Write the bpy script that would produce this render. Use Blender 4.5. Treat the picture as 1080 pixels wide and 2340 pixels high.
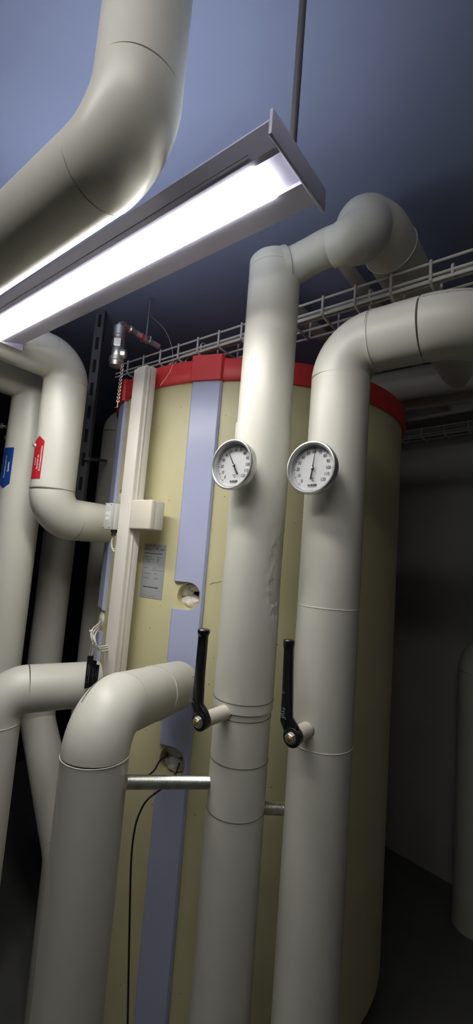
import bpy, bmesh, math, random
from mathutils import Vector, Matrix, noise

# ------------------------------------------------------------------ reset
for o in list(bpy.data.objects):
    bpy.data.objects.remove(o)
scn = bpy.context.scene
COL = scn.collection
PI = math.pi

# ------------------------------------------------------------------ camera
# World axes follow the room: X runs along the lamp, Y away from it, Z up; the
# camera stands at x = y = 0, its eye 1.5 m above the floor.  Heights below are
# written relative to the eye and lifted by EYE when linked.
EYE = 1.5
TH, RO, YW, F = 0.102, -0.079, math.radians(52), 1000.0
fh = Vector((-math.cos(YW), math.sin(YW), 0))
rh = Vector((math.sin(YW), math.cos(YW), 0))
fwd = fh * math.cos(TH) + Vector((0, 0, math.sin(TH)))
u0 = rh.cross(fwd)
cr = rh * math.cos(RO) - u0 * math.sin(RO)
cu = rh * math.sin(RO) + u0 * math.cos(RO)
cd = bpy.data.cameras.new('camera')
cam = bpy.data.objects.new('camera', cd)
COL.objects.link(cam)
m = Matrix((cr, cu, -fwd)).transposed().to_4x4()
m.translation = Vector((0, 0, EYE))
cam.matrix_world = m
cd.sensor_fit = 'HORIZONTAL'
cd.sensor_width = 36
cd.lens = 36 * F / 1080
cd.clip_start = 0.02
scn.camera = cam

# ------------------------------------------------------------------ world, exposure
w = bpy.data.worlds.new('world')
scn.world = w
w.use_nodes = True
w.node_tree.nodes['Background'].inputs[0].default_value = (0, 0, 0, 1)
w.node_tree.nodes['Background'].inputs[1].default_value = 0
vs = scn.view_settings
vs.view_transform = 'Standard'
vs.look = 'None'
vs.gamma = 1
vs.use_curve_mapping = False
vs.exposure = 0.0
LAMP_STRENGTH = 42.0
FILL_STRENGTH = 16.0
UP_STRENGTH = 12.0

# ------------------------------------------------------------------ measuring helpers (photo pixel -> room point)
def ray(px, py):
    return cr * ((px - 540) / F) - cu * ((py - 1170) / F) + fwd
def PG(px, py, g):
    d = ray(px, py); return d * (g / d.dot(fh))
def PY(px, py, y):
    d = ray(px, py); return d * (y / d.y)
def PX(px, py, x):
    d = ray(px, py); return d * (x / d.x)
def PZ(px, py, z):
    d = ray(px, py); return d * (z / d.z)

# ------------------------------------------------------------------ materials
def mat(name, col, rough=0.5, metal=0.0, var=0.0, scale=30, bump=0.0, bscale=200, emit=None, coat=0.0, spec=0.5):
    m = bpy.data.materials.new(name); m.use_nodes = True
    nt = m.node_tree; b = nt.nodes['Principled BSDF']
    b.inputs['Base Color'].default_value = (*col, 1)
    b.inputs['Roughness'].default_value = rough
    b.inputs['Metallic'].default_value = metal
    b.inputs['Specular IOR Level'].default_value = spec
    if coat: b.inputs['Coat Weight'].default_value = coat
    tc = nt.nodes.new('ShaderNodeTexCoord')
    if var:
        n = nt.nodes.new('ShaderNodeTexNoise'); n.inputs['Scale'].default_value = scale
        n.inputs['Detail'].default_value = 5
        mp = nt.nodes.new('ShaderNodeMapRange')
        mp.inputs[1].default_value = .3; mp.inputs[2].default_value = .7
        mp.inputs[3].default_value = 1 - var; mp.inputs[4].default_value = 1 + var
        mx = nt.nodes.new('ShaderNodeMix'); mx.data_type = 'RGBA'; mx.blend_type = 'MULTIPLY'
        mx.inputs[0].default_value = 1
        mx.inputs[6].default_value = (*col, 1)
        nt.links.new(tc.outputs['Object'], n.inputs['Vector'])
        nt.links.new(n.outputs[0], mp.inputs[0])
        nt.links.new(mp.outputs[0], mx.inputs[7])
        nt.links.new(mx.outputs[2], b.inputs['Base Color'])
    if bump:
        n2 = nt.nodes.new('ShaderNodeTexNoise'); n2.inputs['Scale'].default_value = bscale
        bp = nt.nodes.new('ShaderNodeBump'); bp.inputs['Strength'].default_value = bump
        bp.inputs['Distance'].default_value = .002
        nt.links.new(tc.outputs['Object'], n2.inputs['Vector'])
        nt.links.new(n2.outputs[0], bp.inputs['Height'])
        nt.links.new(bp.outputs[0], b.inputs['Normal'])
    if emit:
        b.inputs['Emission Color'].default_value = (*emit[0], 1)
        b.inputs['Emission Strength'].default_value = emit[1]
    return m

M = {}
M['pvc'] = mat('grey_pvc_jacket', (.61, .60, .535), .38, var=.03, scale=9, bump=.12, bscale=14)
M['pvc_dull'] = mat('dull_pvc_jacket', (.50, .49, .44), .55, var=.05, scale=9)  # darker, rougher jacket colour for the pipes further back
M['seam'] = mat('jacket_gap', (.10, .10, .08), .7)
M['seam_light'] = mat('jacket_tape_edge', (.85, .84, .76), .4)
def tank_mat():
    m = mat('yellow_foil_jacket', (.63, .59, .35), .42, var=.05, scale=5, bump=.05, bscale=40)
    nt = m.node_tree; b = nt.nodes['Principled BSDF']
    src = b.inputs['Base Color'].links[0].from_socket
    tc = nt.nodes.new('ShaderNodeTexCoord')
    v = nt.nodes.new('ShaderNodeTexVoronoi'); v.inputs['Scale'].default_value = 34
    n = nt.nodes.new('ShaderNodeTexNoise'); n.inputs['Scale'].default_value = 4
    c = nt.nodes.new('ShaderNodeMath'); c.operation = 'LESS_THAN'; c.inputs[1].default_value = .075
    c2 = nt.nodes.new('ShaderNodeMath'); c2.operation = 'GREATER_THAN'; c2.inputs[1].default_value = .52
    mu = nt.nodes.new('ShaderNodeMath'); mu.operation = 'MULTIPLY'
    mx = nt.nodes.new('ShaderNodeMix'); mx.data_type = 'RGBA'
    mx.inputs[7].default_value = (.25, .22, .1, 1)
    nt.links.new(tc.outputs['Object'], v.inputs['Vector']); nt.links.new(tc.outputs['Object'], n.inputs['Vector'])
    nt.links.new(v.outputs['Distance'], c.inputs[0]); nt.links.new(n.outputs[0], c2.inputs[0])
    nt.links.new(c.outputs[0], mu.inputs[0]); nt.links.new(c2.outputs[0], mu.inputs[1])
    nt.links.new(mu.outputs[0], mx.inputs[0]); nt.links.new(src, mx.inputs[6])
    nt.links.new(mx.outputs[2], b.inputs['Base Color'])
    return m
M['tank'] = tank_mat()
M['red'] = mat('red_rim_cap', (.74, .05, .05), .4)
M['lilac'] = mat('lilac_closing_strip', (.46, .49, .70), .30, var=.02, scale=6)
M['trunk'] = mat('cream_trunking', (.74, .70, .63), .42)
M['box'] = mat('cream_box_plastic', (.74, .69, .58), .45)
M['greybox'] = mat('grey_box_plastic', (.56, .56, .53), .5)
M['darkgrey'] = mat('dark_gland', (.03, .03, .035), .5)
M['wool'] = mat('white_fleece', (.72, .68, .62), .9, var=.15, scale=60, bump=.8, bscale=70)
M['hole'] = mat('dark_gap', (.012, .012, .012), .9)
M['black'] = mat('black_lever_plastic', (.008, .008, .010), .28, var=.2, scale=40, bump=.1, bscale=80)
M['zinc'] = mat('zinc_plated_steel', (.62, .63, .58), .3, 1.0, var=.15, scale=50)
M['chrome'] = mat('nickel_plated_brass', (.80, .77, .70), .38, 1.0)
M['brass'] = mat('brass', (.70, .52, .22), .3, 1.0)
M['bezel'] = mat('brushed_bezel', (.72, .73, .72), .32, .85)
M['dial'] = mat('white_dial', (.56, .57, .58), .5)
M['ink'] = mat('black_ink', (.015, .015, .018), .5)
M['faintink'] = mat('grey_ink', (.16, .16, .18), .6)
M['wire'] = mat('tray_wire', (.62, .60, .56), .4)
M['cable'] = mat('grey_cable', (.66, .63, .58), .5)
M['blackcable'] = mat('black_cable', (.012, .012, .012), .45)
M['stickred'] = mat('red_sticker', (.50, .02, .035), .35)
M['stickblue'] = mat('blue_sticker', (.012, .055, .27), .35)
M['white'] = mat('white_print', (.8, .8, .8), .5)
M['plate'] = mat('silver_label', (.42, .44, .46), .4, .25)
M['ceil'] = mat('haze_blue_grey_ceiling', (.27, .31, .47), .8, var=.05, scale=4)  # blue in the base colour stands in for lens haze
M['wall'] = mat('grey_wall', (.42, .40, .38), .85, var=.08, scale=3, bump=.2, bscale=30)
M['navy'] = mat('navy_wall', (.010, .014, .026), .8)
M['concrete'] = mat('dark_floor_paint', (.12, .12, .115), .7, var=.1, scale=6)
M['room'] = mat('grey_room_paint', (.30, .30, .28), .9)
M['housing'] = mat('lilac_lamp_housing', (.52, .51, .66), .4)
M['diff'] = mat('glowing_diffuser', (.9, .9, .9), .4, emit=((1.0, .975, .93), LAMP_STRENGTH))
M['diff_added_up'] = mat('added_uplight_glow', (.9, .9, .9), .4, emit=((.86, .92, 1.0), UP_STRENGTH))  # emitter added to light the ceiling and pipe tops
M['diff_fill'] = mat('added_fill_diffuser', (.9, .9, .9), .4, emit=((1.0, .97, .90), FILL_STRENGTH))  # emitter of the added, unseen fill lamp
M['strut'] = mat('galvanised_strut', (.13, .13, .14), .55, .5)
M['pinkpipe'] = mat('pinkish_pipe', (.55, .42, .42), .4)
g = bpy.data.materials.new('gauge_glass'); g.use_nodes = True
nt = g.node_tree; nt.nodes.clear()
out = nt.nodes.new('ShaderNodeOutputMaterial'); mixs = nt.nodes.new('ShaderNodeMixShader')
tr = nt.nodes.new('ShaderNodeBsdfTransparent'); gl = nt.nodes.new('ShaderNodeBsdfGlossy')
lw = nt.nodes.new('ShaderNodeLayerWeight'); lw.inputs['Blend'].default_value = .35
pw = nt.nodes.new('ShaderNodeMath'); pw.operation = 'POWER'; pw.inputs[1].default_value = 3
fr = nt.nodes.new('ShaderNodeMath'); fr.operation = 'MULTIPLY_ADD'; fr.inputs[1].default_value = .5; fr.inputs[2].default_value = .02
nt.links.new(lw.outputs['Facing'], pw.inputs[0]); nt.links.new(pw.outputs[0], fr.inputs[0]); gl.inputs['Roughness'].default_value = .05
nt.links.new(fr.outputs[0], mixs.inputs[0]); nt.links.new(tr.outputs[0], mixs.inputs[1])
nt.links.new(gl.outputs[0], mixs.inputs[2]); nt.links.new(mixs.outputs[0], out.inputs[0])
M['glass'] = g

# ------------------------------------------------------------------ object helpers
UP = Vector((0, 0, EYE))
def obj(name, bm, m, parent=None, smooth=True, angle=40):
    me = bpy.data.meshes.new(name)
    bmesh.ops.recalc_face_normals(bm, faces=bm.faces[:])
    bm.to_mesh(me); bm.free()
    me.materials.append(M[m] if isinstance(m, str) else m)
    o = bpy.data.objects.new(name, me)
    COL.objects.link(o)
    if parent is None:
        o.location = UP
    else:
        o.parent = parent
        r = parent
        off = Vector((0, 0, 0))
        while r is not None:
            off += r.location; r = r.parent
        o.location = UP - off
    if smooth:
        me.shade_smooth()
        ca = math.cos(math.radians(angle))
        bm2 = bmesh.new(); bm2.from_mesh(me)
        for e in bm2.edges:
            if len(e.link_faces) == 2:
                if e.link_faces[0].normal.dot(e.link_faces[1].normal) < ca:
                    e.smooth = False
        bm2.to_mesh(me); bm2.free()
    return o
def tag(o, label, cat, group=None, kind=None):
    o['label'] = label
    o['category'] = cat
    if group: o['group'] = group
    if kind: o['kind'] = kind
    return o
def thing(name, loc, label, cat, group=None):
    o = bpy.data.objects.new(name, None); COL.objects.link(o)
    o.empty_display_size = .05
    o.location = Vector(loc) + UP
    return tag(o, label, cat, group)
def struct(o):
    o['kind'] = 'structure'; return o

def frames(pts):
    pts = [Vector(p) for p in pts]
    T = []
    for i in range(len(pts)):
        a = pts[max(i - 1, 0)]; b = pts[min(i + 1, len(pts) - 1)]
        T.append((b - a).normalized())
    n = T[0].orthogonal().normalized()
    out = []
    for i, t in enumerate(T):
        if i: n = (T[i - 1].rotation_difference(t)) @ n
        n = (n - t * n.dot(t)).normalized()
        out.append((pts[i], t, n, t.cross(n)))
    return out
def tube_bm(pts, r, seg=24, caps=True, bm=None):
    bm = bm or bmesh.new()
    fr = frames(pts); rings = []
    for i, (p, t, n, b) in enumerate(fr):
        rr = r[i] if isinstance(r, (list, tuple)) else r
        rings.append([bm.verts.new(p + (n * math.cos(2 * PI * k / seg) + b * math.sin(2 * PI * k / seg)) * rr) for k in range(seg)])
    for a, c in zip(rings, rings[1:]):
        for k in range(seg):
            bm.faces.new((a[k], a[(k + 1) % seg], c[(k + 1) % seg], c[k]))
    if caps:
        bm.faces.new(rings[0][::-1]); bm.faces.new(rings[-1])
    return bm
def lathe_bm(o, ax, prof, seg=48, bm=None, closed=False):
    """prof: list of (distance along ax, radius)"""
    bm = bm or bmesh.new()
    ax = Vector(ax).normalized(); n = ax.orthogonal().normalized(); b = ax.cross(n); o = Vector(o)
    rings = []
    for s, r in prof:
        rings.append([bm.verts.new(o + ax * s + (n * math.cos(2 * PI * k / seg) + b * math.sin(2 * PI * k / seg)) * max(r, 1e-5)) for k in range(seg)])
    pr = list(zip(rings, rings[1:]))
    if closed: pr.append((rings[-1], rings[0]))
    for a, c in pr:
        for k in range(seg):
            bm.faces.new((a[k], a[(k + 1) % seg], c[(k + 1) % seg], c[k]))
    if not closed:
        bm.faces.new(rings[0][::-1]); bm.faces.new(rings[-1])
    return bm
def ring_bm(p, ax, R, r=.0007, seg=64):
    prof = [(r * math.sin(a), R + r * math.cos(a)) for a in [2 * PI * k / 6 for k in range(6)]]
    return lathe_bm(p, ax, prof, seg, closed=True)
def box_bm(c, sx, sy, sz, ex=(1, 0, 0), ey=(0, 1, 0), ez=(0, 0, 1), bev=0.0, bm=None, segs=2):
    own = bmesh.new()
    c = Vector(c); ex, ey, ez = Vector(ex), Vector(ey), Vector(ez)
    vs = [own.verts.new(c + ex * (a * sx / 2) + ey * (b * sy / 2) + ez * (d * sz / 2)) for a in (-1, 1) for b in (-1, 1) for d in (-1, 1)]
    for f in ((0, 1, 3, 2), (4, 6, 7, 5), (0, 4, 5, 1), (2, 3, 7, 6), (0, 2, 6, 4), (1, 5, 7, 3)):
        own.faces.new([vs[i] for i in f])
    if bev: bmesh.ops.bevel(own, geom=own.edges[:], offset=bev, segments=segs, affect='EDGES', profile=.5)
    if bm is None: return own
    me = bpy.data.meshes.new('t'); own.to_mesh(me); own.free(); bm.from_mesh(me); bpy.data.meshes.remove(me)
    return bm
def prism_bm(poly, d, bev=0.0):
    """polygon of world points extruded by vector d"""
    bm = bmesh.new(); d = Vector(d)
    a = [bm.verts.new(Vector(p)) for p in poly]; b = [bm.verts.new(Vector(p) + d) for p in poly]
    bm.faces.new(a[::-1]); bm.faces.new(b)
    n = len(a)
    for i in range(n): bm.faces.new((a[i], a[(i + 1) % n], b[(i + 1) % n], b[i]))
    if bev:
        bmesh.ops.recalc_face_normals(bm, faces=bm.faces[:])
        bmesh.ops.bevel(bm, geom=bm.edges[:], offset=bev, segments=2, affect='EDGES', profile=.5)
    return bm
def spline(pts, n=10):
    pts = [Vector(p) for p in pts]; P = [pts[0]] + pts + [pts[-1]]; o = []
    for i in range(1, len(P) - 2):
        for k in range(n):
            t = k / n; a, b, c, d = P[i - 1:i + 3]
            o.append(.5 * ((2 * b) + (c - a) * t + (2 * a - 5 * b + 4 * c - d) * t * t + (3 * b - a - 3 * c + d) * t ** 3))
    o.append(pts[-1]); return o
def arc(a, corner, b, rad, n=14):
    """fillet at corner between directions to a and b -> start, arc points, end"""
    a, c, b = Vector(a), Vector(corner), Vector(b)
    u = (a - c).normalized(); v = (b - c).normalized()
    ang = u.angle(v); t = rad / math.tan(ang / 2)
    s = c + u * t; e = c + v * t
    ctr = c + (u + v).normalized() * (rad / math.sin(ang / 2))
    r0 = s - ctr; r1 = e - ctr; tot = r0.angle(r1); ax = r0.cross(r1).normalized()
    return [ctr + Matrix.Rotation(tot * k / n, 3, ax) @ r0 for k in range(n + 1)]
def text_mesh(body, size, bold=0.0, align='CENTER'):
    cu_ = bpy.data.curves.new('t', 'FONT'); cu_.body = body; cu_.size = size
    cu_.align_x = align; cu_.align_y = 'CENTER'; cu_.offset = bold; cu_.resolution_u = 3
    o = bpy.data.objects.new('t', cu_); COL.objects.link(o)
    dg = bpy.context.evaluated_depsgraph_get()
    me = bpy.data.meshes.new_from_object(o.evaluated_get(dg))
    bpy.data.objects.remove(o); bpy.data.curves.remove(cu_)
    return me
def add_text(bm, body, size, fn, bold=0.0, align='CENTER', cut=0):
    """fn maps (x, y) of the lettering to a room point"""
    me = text_mesh(body, size, bold, align)
    t = bmesh.new(); t.from_mesh(me); bpy.data.meshes.remove(me)
    for v in t.verts: v.co = fn(v.co.x, v.co.y)
    me = bpy.data.meshes.new('t'); t.to_mesh(me); t.free(); bm.from_mesh(me); bpy.data.meshes.remove(me)

def pipe(name, label, pts, r, fil, m='pvc', names=None, rings=(), cat='pipe', group=None, elbow_extra=.0004, seg=64, sharp=False):
    """insulated pipe: straight jackets and elbow jackets as parts"""
    pts = [Vector(p) for p in pts]
    root = thing(name, pts[0], label, cat, group)
    prev = pts[0]
    fil = fil if isinstance(fil, (list, tuple)) else [fil] * (len(pts) - 2)
    for i in range(1, len(pts)):
        if i < len(pts) - 1:
            a = arc(pts[i - 1], pts[i], pts[i + 1], fil[i - 1])
            n = 12
            obj('straight_jacket', tube_bm([prev.lerp(a[0], k / n) for k in range(n + 1)], r, seg), m, root)
            u = (a[1] - a[0]).normalized(); v = (a[-1] - a[-2]).normalized()
            obj('elbow_jacket', tube_bm(a, r + elbow_extra, seg), m, root)
            prev = a[-1]
        else:
            n = 12
            obj('straight_jacket', tube_bm([prev.lerp(pts[i], k / n) for k in range(n + 1)], r, seg), m, root)
    for p, ax, rr, mm in rings:
        obj('seam', ring_bm(p, ax, rr), mm, root)
    return root

V = Vector
# ================================================================== THE SETTING
ZC = .95
poly = [V((-3.1, -1.7, ZC)), V((2.0, -1.7, ZC)), V((2.0, 3.3, ZC)), V((-3.1, 3.3, ZC))]
c = struct(obj('ceiling', prism_bm(poly, (0, 0, .06)), 'ceil', smooth=False))
# far wall, seen to the right of the tank
wa, wb = PZ(930, 1000, .78), PZ(1080, 978, .78)
wd = (wb - wa); wd.z = 0; wd.normalize(); wn = V((-wd.y, wd.x, 0))
wz0 = -1.5
p0 = wa - wd * 2.2; p1 = wa + wd * 1.6
bm = prism_bm([V((p0.x, p0.y, wz0)), V((p1.x, p1.y, wz0)), V((p1.x, p1.y, ZC)), V((p0.x, p0.y, ZC))], wn * .12)
struct(obj('wall_back', bm, 'wall', smooth=False))
bm = prism_bm([V((-3.0, -1.6, -1.5)), V((-3.0, 3.2, -1.5)), V((-3.0, 3.2, ZC)), V((-3.0, -1.6, ZC))], (-.1, 0, 0))
struct(obj('wall_left', bm, 'navy', smooth=False))
struct(obj('wall_right', box_bm((1.5, .3, -.275), .1, 3.8, 2.45), 'room', smooth=False))
# the part of the room behind the photographer
struct(obj('floor', box_bm((-.5, .8, -1.53), 5.2, 5.0, .06), 'concrete', smooth=False))
struct(obj('wall_rear', box_bm((-.5, -1.66, -.275), 5.2, .1, 2.45), 'room', smooth=False))

# ================================================================== TANK
TC = V((rh * .069 + fh * 1.905))
TR = .60
def Tang(px, py, R=TR):
    """tank angle and height where the line of sight meets the jacket"""
    d = ray(px, py); A = d.x ** 2 + d.y ** 2; B = d.x * TC.x + d.y * TC.y; C_ = TC.x ** 2 + TC.y ** 2 - R * R
    t = (B - math.sqrt(max(B * B - A * C_, 0))) / A; p = d * t
    return math.atan2(p.y - TC.y, p.x - TC.x), p.z
def Tpt(a, z, R=TR):
    return V((TC.x + R * math.cos(a), TC.y + R * math.sin(a), z))
ZR0, ZR1, ZT = .543, .613, -1.40
tank = thing('buffer_tank', (TC.x, TC.y, ZT), 'tall round yellow insulated tank with a red rim and pale lilac strips', 'tank')
bm = lathe_bm((TC.x, TC.y, 0), (0, 0, 1), [(ZT, TR - .01), (ZT + .01, TR)] + [(ZT + .01 + (ZR1 - .03 - ZT) * k / 10, TR) for k in range(1, 11)], 160)
jacket = obj('jacket', bm, 'tank', tank)
def cut(o, cutter_bm):
    c = obj('cutter', cutter_bm, 'hole', None, smooth=False)
    md = o.modifiers.new('b', 'BOOLEAN'); md.object = c; md.operation = 'DIFFERENCE'; md.solver = 'EXACT'
    bpy.context.view_layer.update()
    dg = bpy.context.evaluated_depsgraph_get()
    me = bpy.data.meshes.new_from_object(o.evaluated_get(dg))
    o.modifiers.clear(); old = o.data; o.data = me; bpy.data.meshes.remove(old); bpy.data.objects.remove(c)
def radial_cut(a, z, rad, r0, r1, open_left=None, seg=48):
    """cylinder along the tank radius; open_left = half height of a slot opened to the left"""
    er = V((math.cos(a), math.sin(a), 0)); et = V((-math.sin(a), math.cos(a), 0))
    o = V((TC.x, TC.y, z))
    pts = []
    for k in range(seg + 1):
        t = (-PI / 2 + PI * k / seg) if open_left else 2 * PI * k / (seg + 1)
        pts.append(o + er * r0 + et * (rad * math.cos(t)) + V((0, 0, rad * math.sin(t))))
    if open_left:
        pts += [o + er * r0 - et * .2 + V((0, 0, rad)), o + er * r0 - et * .2 - V((0, 0, rad))]
    return prism_bm(pts, er * (r1 - r0))
hl = []
for px, py, rad in ((431, 1362, .0385), (393, 1740, .042)):
    a, z = Tang(px, py); hl.append((a, z, rad))
    cut(jacket, radial_cut(a, z, rad, .53, .63))
for k, (a, z, rad) in enumerate(hl):
    er = V((math.cos(a), math.sin(a), 0)); et = V((-math.sin(a), math.cos(a), 0))
    o = V((TC.x, TC.y, z))
    obj('opening_liner', lathe_bm(o + er * .531, er, [(0, 0), (0, rad - .001), (.001, rad - .001), (.001, 0)], 48), 'hole', tank)
    # lumps of white fleece packed into the opening
    random.seed(5 + k)
    lumps = ([(-.004, -.021, .030, .019, .024), (-.023, .014, .017, .021, .02), (.027, -.006, .008, .028, .02), (-.002, .024, .03, .012, .012)] if k == 0 else
             [(-.008, .020, .033, .019, .024), (-.008, -.021, .028, .019, .03), (.029, -.002, .010, .034, .02)])
    for (dx, dz, sx, sz, sd) in lumps:
        b2 = bmesh.new(); bmesh.ops.create_icosphere(b2, subdivisions=4, radius=1)
        for v in b2.verts:
            n_ = noise.noise(v.co * 2.2 + V((k * 7, dx * 100, 0))) * .22
            c_ = v.co * (1 + n_)
            v.co = o + er * (.556 + c_.x * sd) + et * (dx + c_.y * sx * 1.25) + V((0, 0, dz + c_.z * sz * 1.15))
        obj('fleece', b2, 'wool', tank)
obj('base_ring', lathe_bm((TC.x, TC.y, 0), (0, 0, 1), [(-1.5, .50), (ZT + .01, .50)], 96), 'strut', tank)
# strips: pale lilac closing strips, bent to the jacket
def arc_slab(a0, a1, z0, z1, R0, R1, n=14, nz=1):
    bm = bmesh.new()
    g = [[[bm.verts.new(Tpt(a0 + (a1 - a0) * i / n, z0 + (z1 - z0) * j / nz, R)) for i in range(n + 1)] for j in range(nz + 1)] for R in (R0, R1)]
    for s in (0, 1):
        for j in range(nz):
            for i in range(n):
                bm.faces.new((g[s][j][i], g[s][j][i + 1], g[s][j + 1][i + 1], g[s][j + 1][i]))
    for j in range(nz):
        for i in (0, n):
            bm.faces.new((g[0][j][i], g[0][j + 1][i], g[1][j + 1][i], g[1][j][i]))
    for i in range(n):
        for j in (0, nz):
            bm.faces.new((g[0][j][i], g[0][j][i + 1], g[1][j][i + 1], g[1][j][i]))
    return bm
def flat_strip(am, half, z0, z1, R0, th, bend=.006):
    """channel-shaped strip: flat face with folded edges"""
    er = V((math.cos(am), math.sin(am), 0)); et = V((-math.sin(am), math.cos(am), 0)); o = V((TC.x, TC.y, 0))
    sec = [(-half, R0 - .012), (-half, R0 + th * .35), (-half + bend, R0 + th), (half - bend, R0 + th), (half, R0 + th * .35), (half, R0 - .012)]
    return prism_bm([o + et * s + er * r + V((0, 0, z0)) for s, r in sec], (0, 0, z1 - z0))
aL, _ = Tang(400, 1328); aR, _ = Tang(470, 1328)
am1 = (aL + aR) / 2; hw1 = TR * abs(aR - aL) / 2 + .001
s1 = obj('closing_strip', flat_strip(am1, hw1, ZT + .01, ZR0 + .004, TR, .010), 'lilac', tank, smooth=False)
for (a, z, rad) in hl:
    cut(s1, radial_cut(a, z, rad + .003, .57, .66, open_left=True))
am2 = Tang(260, 1200, .606)[0]; hw2 = .040
am2 = Tang(267, 1148)[0] - hw2 / TR
s2 = obj('closing_strip', flat_strip(am2, hw2, ZT + .01, ZR0 + .004, TR, .010), 'lilac', tank, smooth=False)
z_n = Tang(238, 1419)[1]
cut(s2, radial_cut(am2 + .03, z_n, .042, .57, .66, open_left=True))
for am, hw in ((am1, hw1), (am2, hw2)):
    obj('rim_clip', flat_strip(am, hw + .004, ZR0 - .002, ZR1 + .010, TR + .006, .014), 'red', tank, smooth=False)
obj('rim', lathe_bm((TC.x, TC.y, 0), (0, 0, 1), [(ZR0, .55), (ZR0, TR + .009), (ZR0 + .006, TR + .013), (ZR1 - .006, TR + .013), (ZR1, TR + .009), (ZR1, .55)], 160), 'red', tank)
obj('lid', lathe_bm((TC.x, TC.y, 0), (0, 0, 1), [(ZR1 - .03, .56), (ZR1 - .004, .56)], 96), 'tank', tank)
# white fleece visible inside the notch of the left strip
er = V((math.cos(am2), math.sin(am2), 0)); et = V((-math.sin(am2), math.cos(am2), 0))
b2 = bmesh.new(); bmesh.ops.create_icosphere(b2, subdivisions=4, radius=1)
for v in b2.verts:
    c_ = v.co * (1 + noise.noise(v.co * 2.5) * .2)
    v.co = V((TC.x, TC.y, z_n)) + er * (.597 + c_.x * .012) + et * (c_.y * .026 + .012) + V((0, 0, c_.z * .034))
obj('fleece', b2, 'wool', tank)
# hairline crack in the jacket
pts = [Tpt(*[(lambda q: (q[0], q[1]))(Tang(x, y))][0], TR + .0004) for x, y in ((480, 1335), (488, 1331), (497, 1332), (505, 1327))]
obj('crack', tube_bm(pts, .0005, 6), 'hole', tank)

# silver data plate glued to the jacket (one thing, it would be peeled off)
aPL, zPT = Tang(331, 1242); aPR, _ = Tang(381, 1246); zPB = Tang(345, 1367)[1]
lab = tag(obj('data_label', arc_slab(aPL, aPR, zPB, zPT, TR + .0004, TR + .0012, 12), 'plate'),
          'silver label with black German print stuck on the yellow tank beside the cream trunking', 'label')
W_ = TR * (aPR - aPL); H_ = zPT - zPB
def lf(u, v):
    # u right 0..1, v down 0..1 as on the label
    def f(x, y): return Tpt(aPL + (u * W_ + x) / TR, zPT - v * H_ + y, TR + .0016)
    return f
pr = bmesh.new()
L = lambda s, u, v, size, b=0.0: add_text(pr, s, size * .0011, lf(u, v), b, 'LEFT')
L('Schichtspeicher SR-FT', .08, .030, 4.6, .00008); L('Hersteller', .08, .058, 3.8); L('2013', .56, .058, 3.8, .00008)
L('Jahr / Serie', .08, .085, 3.8); L('0038', .56, .085, 3.8, .00008); L('Baujahr  2013', .08, .110, 3.8)
L('SOLVIS', .76, .100, 5, .00022)
L('Heizungs-Speicher-Wassererwärmer', .09, .175, 4.4, .0001)
L('Nenninhalt Tank', .10, .245, 4); L('950', .66, .245, 4, .0001); L('Liter', .80, .245, 4)
L('1.1 Betriebsüberdruck', .11, .290, 4); L('3 bar', .66, .290, 4, .0001)
L('1.2 Prüfdruck', .11, .328, 4); L('4,5', .66, .328, 4, .0001)
L('Dämmung', .08, .445, 4); L('120 mm', .50, .445, 4); L('Polyester-Vlies / Folie weiss', .50, .485, 3.8)
L('Max. Temperatur', .10, .550, 4); L('95 °C', .60, .550, 4, .0001); L('Max. Leistung', .10, .635, 4); L('40 kW', .62, .635, 4, .0001)
L('Nicht für Trinkwasser geeignet', .14, .800, 4.5, .00025)
L('Solvis GmbH  ·  38112 Braunschweig', .08, .965, 3.6)
obj('print', pr, 'ink', lab, smooth=False)
f0 = lf(.74, .075)
obj('logo_arc', tube_bm([f0(.0075 * math.cos(t), .0085 * math.sin(t)) for t in [math.radians(60 + 175 * k / 16) for k in range(17)]], .0005, 6), 'ink', lab)

# ================================================================== MAIN PIPES IN FRONT OF THE TANK
CP = V((-.561, .793, 0)); RPp = V((-.410, .860, 0)); FP = V((PG(218, 1722, .875).x, PG(218, 1722, .875).y, 0))
def atz(p, z): return V((p.x, p.y, z))
def z_at(p, py):
    """height where the axis of an upright pipe crosses photo row py"""
    lo, hi = -1.5, 1.0
    for _ in range(40):
        mz = (lo + hi) / 2; q = V((p.x, p.y, mz)); d = q.dot(fwd); y = 1170 - F * q.dot(cu) / d
        if y > py: lo = mz
        else: hi = mz
    return mz
up = V((0, 0, 1))
# --- centre pipe
cpipe = thing('insulated_pipe', atz(CP, -1.5), 'upright grey insulated pipe with a dented jacket, carrying the left gauge', 'pipe')
rC = .0605
obj('straight_jacket', tube_bm([atz(CP, -1.5 + (z_at(CP, 598) + 1.47) * k / 30) for k in range(31)], rC, 72), 'pvc', cpipe)
# outer sleeve with dents on the side that faces right
zs0, zs1 = z_at(CP, 1612), z_at(CP, 975)
bm = bmesh.new(); NS, NZ = 120, 150; rows = []
base = math.atan2(-CP.y, -CP.x)
for j in range(NZ + 1):
    z = zs0 + (zs1 - zs0) * j / NZ; row = []
    for k in range(NS):
        a = base + 2 * PI * k / NS; off = (k / NS * 2 * PI + PI) % (2 * PI) - PI
        rr = .0635
        zc = (z - z_at(CP, 1300)) / .085
        wgt = math.exp(-((off - 1.12) / .42) ** 2) * math.exp(-zc ** 2 * 1.1)
        if wgt > .01:
            nn = noise.noise(V((off * 2.5, z * 30, 3.1))) + .6 * noise.noise(V((off * 6, z * 62, 9.7)))
            rr -= wgt * (.003 + .022 * abs(nn))
        row.append(bm.verts.new(V((CP.x + rr * math.cos(a), CP.y + rr * math.sin(a), z))))
    rows.append(row)
for a_, b_ in zip(rows, rows[1:]):
    for k in range(NS): bm.faces.new((a_[k], a_[(k + 1) % NS], b_[(k + 1) % NS], b_[k]))
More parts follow.
